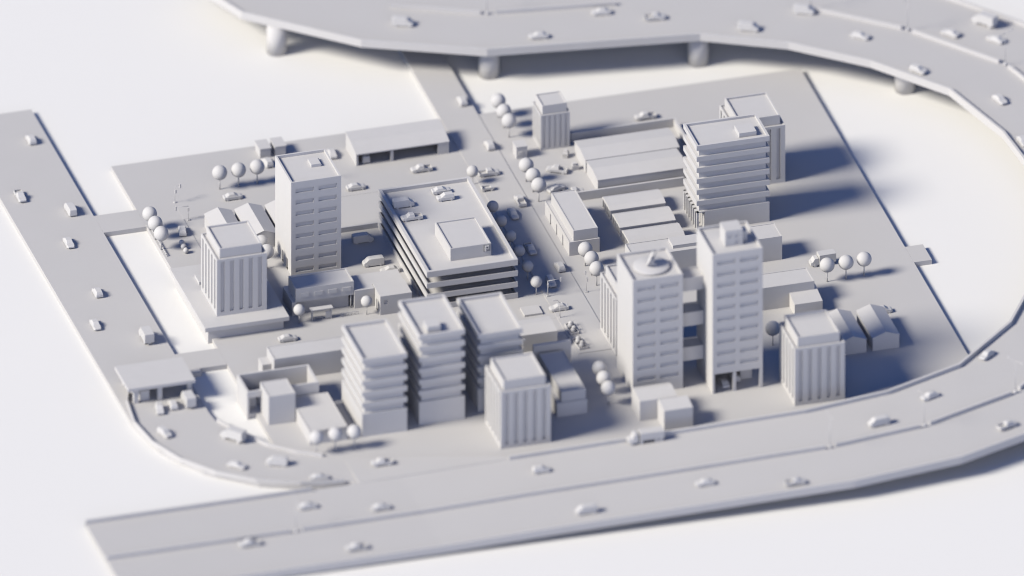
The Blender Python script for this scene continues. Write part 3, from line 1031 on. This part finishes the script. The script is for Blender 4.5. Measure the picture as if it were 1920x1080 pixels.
def hz(x, y):
    """height of the highway deck under x, y"""
    best, bz = 1e9, 0
    p = Vector((x, y))
    for i in range(NS - 1):
        a, b = Vector(st[i][:2]), Vector(st[i + 1][:2])
        d = b - a
        u = max(0, min(1, (p - a).dot(d) / d.length_squared))
        q = (p - a - d * u).length
        if q < best:
            best, bz = q, st[i][2] + (st[i + 1][2] - st[i][2]) * u
            ang = math.degrees(math.atan2(d.y, d.x))
    return bz, ang


ROAD, LOT, STREET, HIGH, FAR, ROOF = ("vehicles on the wide edge road", "vehicles around the lot", "vehicles on the main street",
                                      "vehicles on the near highway", "vehicles on the far highway", "vehicles on the garage roof")
cars = [
    # wide road along the plate
    ("hatchback", -89.0, 98.2, 0, 90, "hatchback furthest along the wide edge road, near its cut end", ROAD),
    ("pickup", -98.9, 73.0, 0, -90, "pickup by the outer edge of the wide road, its bed towards us", ROAD),
    ("van", -89.4, 63.4, 0, 90, "van on the wide road just beyond the side road link", ROAD),
    ("sedan", -94.1, 48.6, 0, -90, "sedan in the middle of the wide road just before the side road link", ROAD),
    ("hatchback", -94.2, 24.0, 0, 90, "hatchback in the middle of the wide road level with the podium's far edge", ROAD),
    ("sedan", -98.9, 9.4, 0, -90, "sedan by the wide road's outer edge behind the box truck", ROAD),
    ("boxtruck", -89.2, 0.4, 0, 90, "box truck on the wide road beside the podium tower", ROAD),
    # slip road
    ("sedan", -99.4, -22.0, 0, -92, "sedan passing beside the flat canopy over the slip road", "vehicles on the slip road"),
    ("hatchback", -95.6, -33.4, 0, -100, "hatchback just out from under the flat canopy, nearest the parapet", "vehicles on the slip road"),
    ("hatchback", -92.0, -32.2, 0, 85, "hatchback beside the box truck in front of the flat canopy", "vehicles on the slip road"),
    ("boxtruck", -88.2, -31.6, 0, 90, "box truck in front of the flat canopy beside the white gap", "vehicles on the slip road"),
    ("hatchback", -97.6, -44.6, 0, -70, "hatchback alone close to the outer parapet where the slip road starts to bend", "vehicles on the slip road"),
    ("boxtruck", -82.9, -51.0, 0, 132, "box truck on the bend of the slip road beside the inner parapet", "vehicles on the slip road"),
    ("sedan", -85.6, -64.0, 0, -42, "sedan along the outer parapet of the slip road's bend", "vehicles on the slip road"),
    ("van", -76.2, -65.4, 0, 158, "van in mid lane where the slip road's bend ends", "vehicles on the slip road"),
    ("sedan", -68.6, -75.0, 0, -6, "sedan joining the highway beside the end of the stub's parapet", "vehicles on the slip road"),
    ("pickup", -52.8, -73.0, 0.5, 176, "pickup on the merge in front of the banded blocks and round trees", "vehicles on the slip road"),
    # lot behind the towers
    ("hatchback", -67.0, 46.4, 0.14, 78, "hatchback on the side street between tiny shrubs and traffic signal", LOT),
    ("sedan", -51.1, 58.9, 0.05, 0, "sedan passing in front of the row of trees behind the gabled houses", LOT),
    ("hatchback", -38.8, 72.4, 0, 95, "hatchback parked in front of the twin huts", LOT),
    ("sedan", -22.1, 55.3, 0.05, 0, "sedan on the street between the slim tower and the open hall", LOT),
    ("pickup", -5.0, 59.3, 0.05, 180, "pickup on the street in front of the open hall", LOT),
    ("sedan", -23.0, 72.4, 0, 84, "sedan parked against the side wall of the open hall", LOT),
    ("van", -16.4, 68.6, 0, 90, "van parked inside the open hall beside its end wall", LOT),
    # main street
    ("hatchback", 13.1, 87.6, 0.16, 90, "hatchback on the road north of the plate heading under the highway", STREET),
    ("hatchback", 13.4, 65.6, 0.16, 90, "hatchback on the main street beside the open hall's shadow and kiosk", STREET),
    ("pickup", 9.6, 52.9, 0.16, 0, "pickup crossing the main street beside the small sunlit tree", STREET),
    ("cart", 6.9, 46.0, 0.16, 0, "little utility cart beyond the garage roof's far corner", STREET),
    ("pickup", 13.0, 38.2, 0.16, 90, "pickup with empty bed facing away at the foot of the street trees", STREET),
    ("sedan", 9.7, 32.6, 0.16, -90, "shaded sedan on the main street beside the garage's far corner", STREET),
    ("pickup", 8.9, 15.4, 0.16, -88, "dark shaded pickup mid street beside the garage trees", STREET),
    ("hatchback", 13.2, 5.4, 0.16, 92, "hatchback on the main street at the edge of the garage's shadow", STREET),
    ("hatchback", 9.2, -1.0, 0.16, -90, "shaded hatchback behind the mast arm signal at the crossing", STREET),
    ("sedan", 7.6, -13.2, 0.16, 180, "sedan crossing the junction beside the curved street lamp", STREET),
    ("van", -27.5, 31.0, 0, 0, "shaded van between the slim tower and the garage", "vehicles behind the slim tower"),
    ("van", -28.2, 19.6, 0, 180, "sunlit van parked between garage and shop, the further of a pair", "vehicles behind the slim tower"),
    ("sedan", -25.4, 15.3, 0, 178, "low sedan half hidden by the flat wing's roof beside a parked van", "vehicles behind the slim tower"),
    ("sedan", -57.4, -9.4, 0.03, 0, "sedan on the street in front of the podium behind the long flat building", LOT),
    # warehouse yard and outer plate
    ("pickup", 25.5, 50.2, 0, 150, "pickup standing askew on the warehouse yard beside the street trees", "vehicles on the warehouse yard"),
    ("sedan", 22.8, 41.6, 0, 20, "sedan behind the long shop in the shade of the street trees", "vehicles on the warehouse yard"),
    ("pickup", 26.3, 38.8, 0, 0, "pickup between the boundary wall's end and the second warehouse", "vehicles on the warehouse yard"),
    ("pickup", 52.4, 68.8, 0, 180, "pickup on the open ground behind the boundary wall and warehouses", "vehicles on the warehouse yard"),
    ("boxtruck", 72.9, -9.2, 0, 182, "parked box truck behind the row of trees near the plate's edge", "vehicles on the open ground"),
    ("hatchback", 80.4, -35.2, 0, 0, "hatchback hidden behind the outer gabled house", "vehicles on the open ground"),
    ("sedan", 35.0, -57.8, 0, 90, "sedan parked in the dark open ground floor of the tallest tower, nearest its side wall", "vehicles under the tallest tower"),
    ("hatchback", 38.2, -56.0, 0, 90, "hatchback parked in the open ground floor beside the stair core", "vehicles under the tallest tower"),
    # garage roof
    ("van", -18.4, 28.2, 9.56, 0, "van on the garage roof in the parapet's shade", ROOF),
    ("sedan", -8.0, 32.0, 9.56, 0, "sedan on the garage roof, further of the two parked side by side", ROOF),
    ("hatchback", -8.0, 28.6, 9.56, 180, "hatchback on the garage roof, nearer of the two parked side by side", ROOF),
    ("pickup", -18.2, 21.7, 9.56, 180, "pickup on the garage roof near its stair house", ROOF),
]
far = [
    ("van", 6.3, 114.2, 180, "van alone on the far highway above the road underneath"),
    ("sedan", 35.2, 99.5, 0, "sedan on the far highway close to its inner edge"),
    ("sedan", 52.4, 106.4, 0, "sedan on the far highway next to the median lamp"),
    ("pickup", 63.9, 100.5, 180, "pickup in mid lane of the far highway straight"),
    ("van", 83.5, 89.5, 180, "van near the inner edge where the far bend begins"),
    ("van", 98.3, 93.7, 180, "van close to the median lamp at the start of the far bend"),
    ("sedan", 107.7, 78.9, 180, "lone sedan in the inner lanes midway round the far bend"),
    ("sedan", 128.5, 74.6, 0, "sedan by the far bend's median, nearest the box truck"),
    ("boxtruck", 137.5, 77.4, 0, "box truck in the outer lanes of the far bend"),
    ("sedan", 137.9, 69.1, 0, "sedan in the outer lanes in front of the box truck on the far bend"),
    ("hatchback", 116.4, 59.9, 180, "hatchback at the inner parapet above the half hidden pillar"),
    ("sedan", 131.1, 41.9, 180, "sedan in the inner lanes near the picture's edge on the far bend"),
    ("sedan", 131.0, 21.9, 180, "sedan cut by the picture's edge on the far bend"),
]
near = [
    ("sedan", -75.1, -87.9, 0, "sedan on the highway beside the merge, nearest the stub parapet"),
    ("sedan", -58.8, -93.4, 0, "sedan hugging the straight median below the merging pickup"),
    ("pickup", -93.2, -101.0, 180, "pickup in the outer lanes nearest the highway's cut end"),
    ("pickup", -69.7, -110.0, 180, "pickup along the outer rim of the straight highway"),
    ("hatchback", -18.4, -88.5, 0, "hatchback on the inner lanes in front of the near striped tower"),
    ("van", -13.7, -110.4, 180, "van on the outer lanes in front of the near striped tower"),
    ("semi", 8.7, -82.5, 180, "cargo truck on the inner lanes beside the small sloped houses"),
    ("sedan", 16.3, -106.6, 180, "sedan in the outer lanes straight in front of the cargo truck"),
    ("pickup", 36.5, -113.2, 0, "pickup along the outer rim where the near bend begins"),
    ("van", 62.8, -92.6, 180, "van beside the median in front of the bend's striped tower"),
    ("sedan", 77.6, -84.2, 180, "sedan on the near bend in the inner lanes behind the van"),
    ("pickup", 91.1, -102.9, 0, "pickup on the near bend's outer lanes at the picture's edge"),
    ("sedan", 95.6, -70.0, 180, "sedan on the near bend where the parapet meets the plate corner"),
]
for (k, x, y, a, lab) in far:
    z, ang = hz(x, y)
    cars.append((k, x, y, z, ang + a, lab, FAR))
for (k, x, y, a, lab) in near:
    z, ang = hz(x, y)
    cars.append((k, x, y, z, ang + a, lab, HIGH))
protos = {}
for (k, x, y, z, a, lab, grp) in cars:
    nm, cat, fn = KIND[k]
    if k not in protos:
        protos[k] = thing(nm, lab, cat, (x, y, z), R(a), grp)
        fn(protos[k])
    else:
        dup(protos[k], lab, (x, y, z), R(a), grp)

# flat canopy over the slip road entrance
t = thing("toll_canopy", "flat canopy on piers over the road beside the white gap", "canopy", (-102.0, -29.0, 0))
MB().box(0, 16.4, 0, 11.4, 3.7, 4.5).build("roof_slab", t)
for (x, y) in ((1.6, 0.6), (7.4, 0.6), (14.6, 0.6), (1.6, 9.6), (7.4, 9.6), (14.6, 9.6)):
    MB().box(x, x + 1.1, y, y + 1.1, 0, 3.7).build("pier", t)
MB().box(3.4, 5.6, 1.5, 7.5, 0, 2.6).build("booth", t)
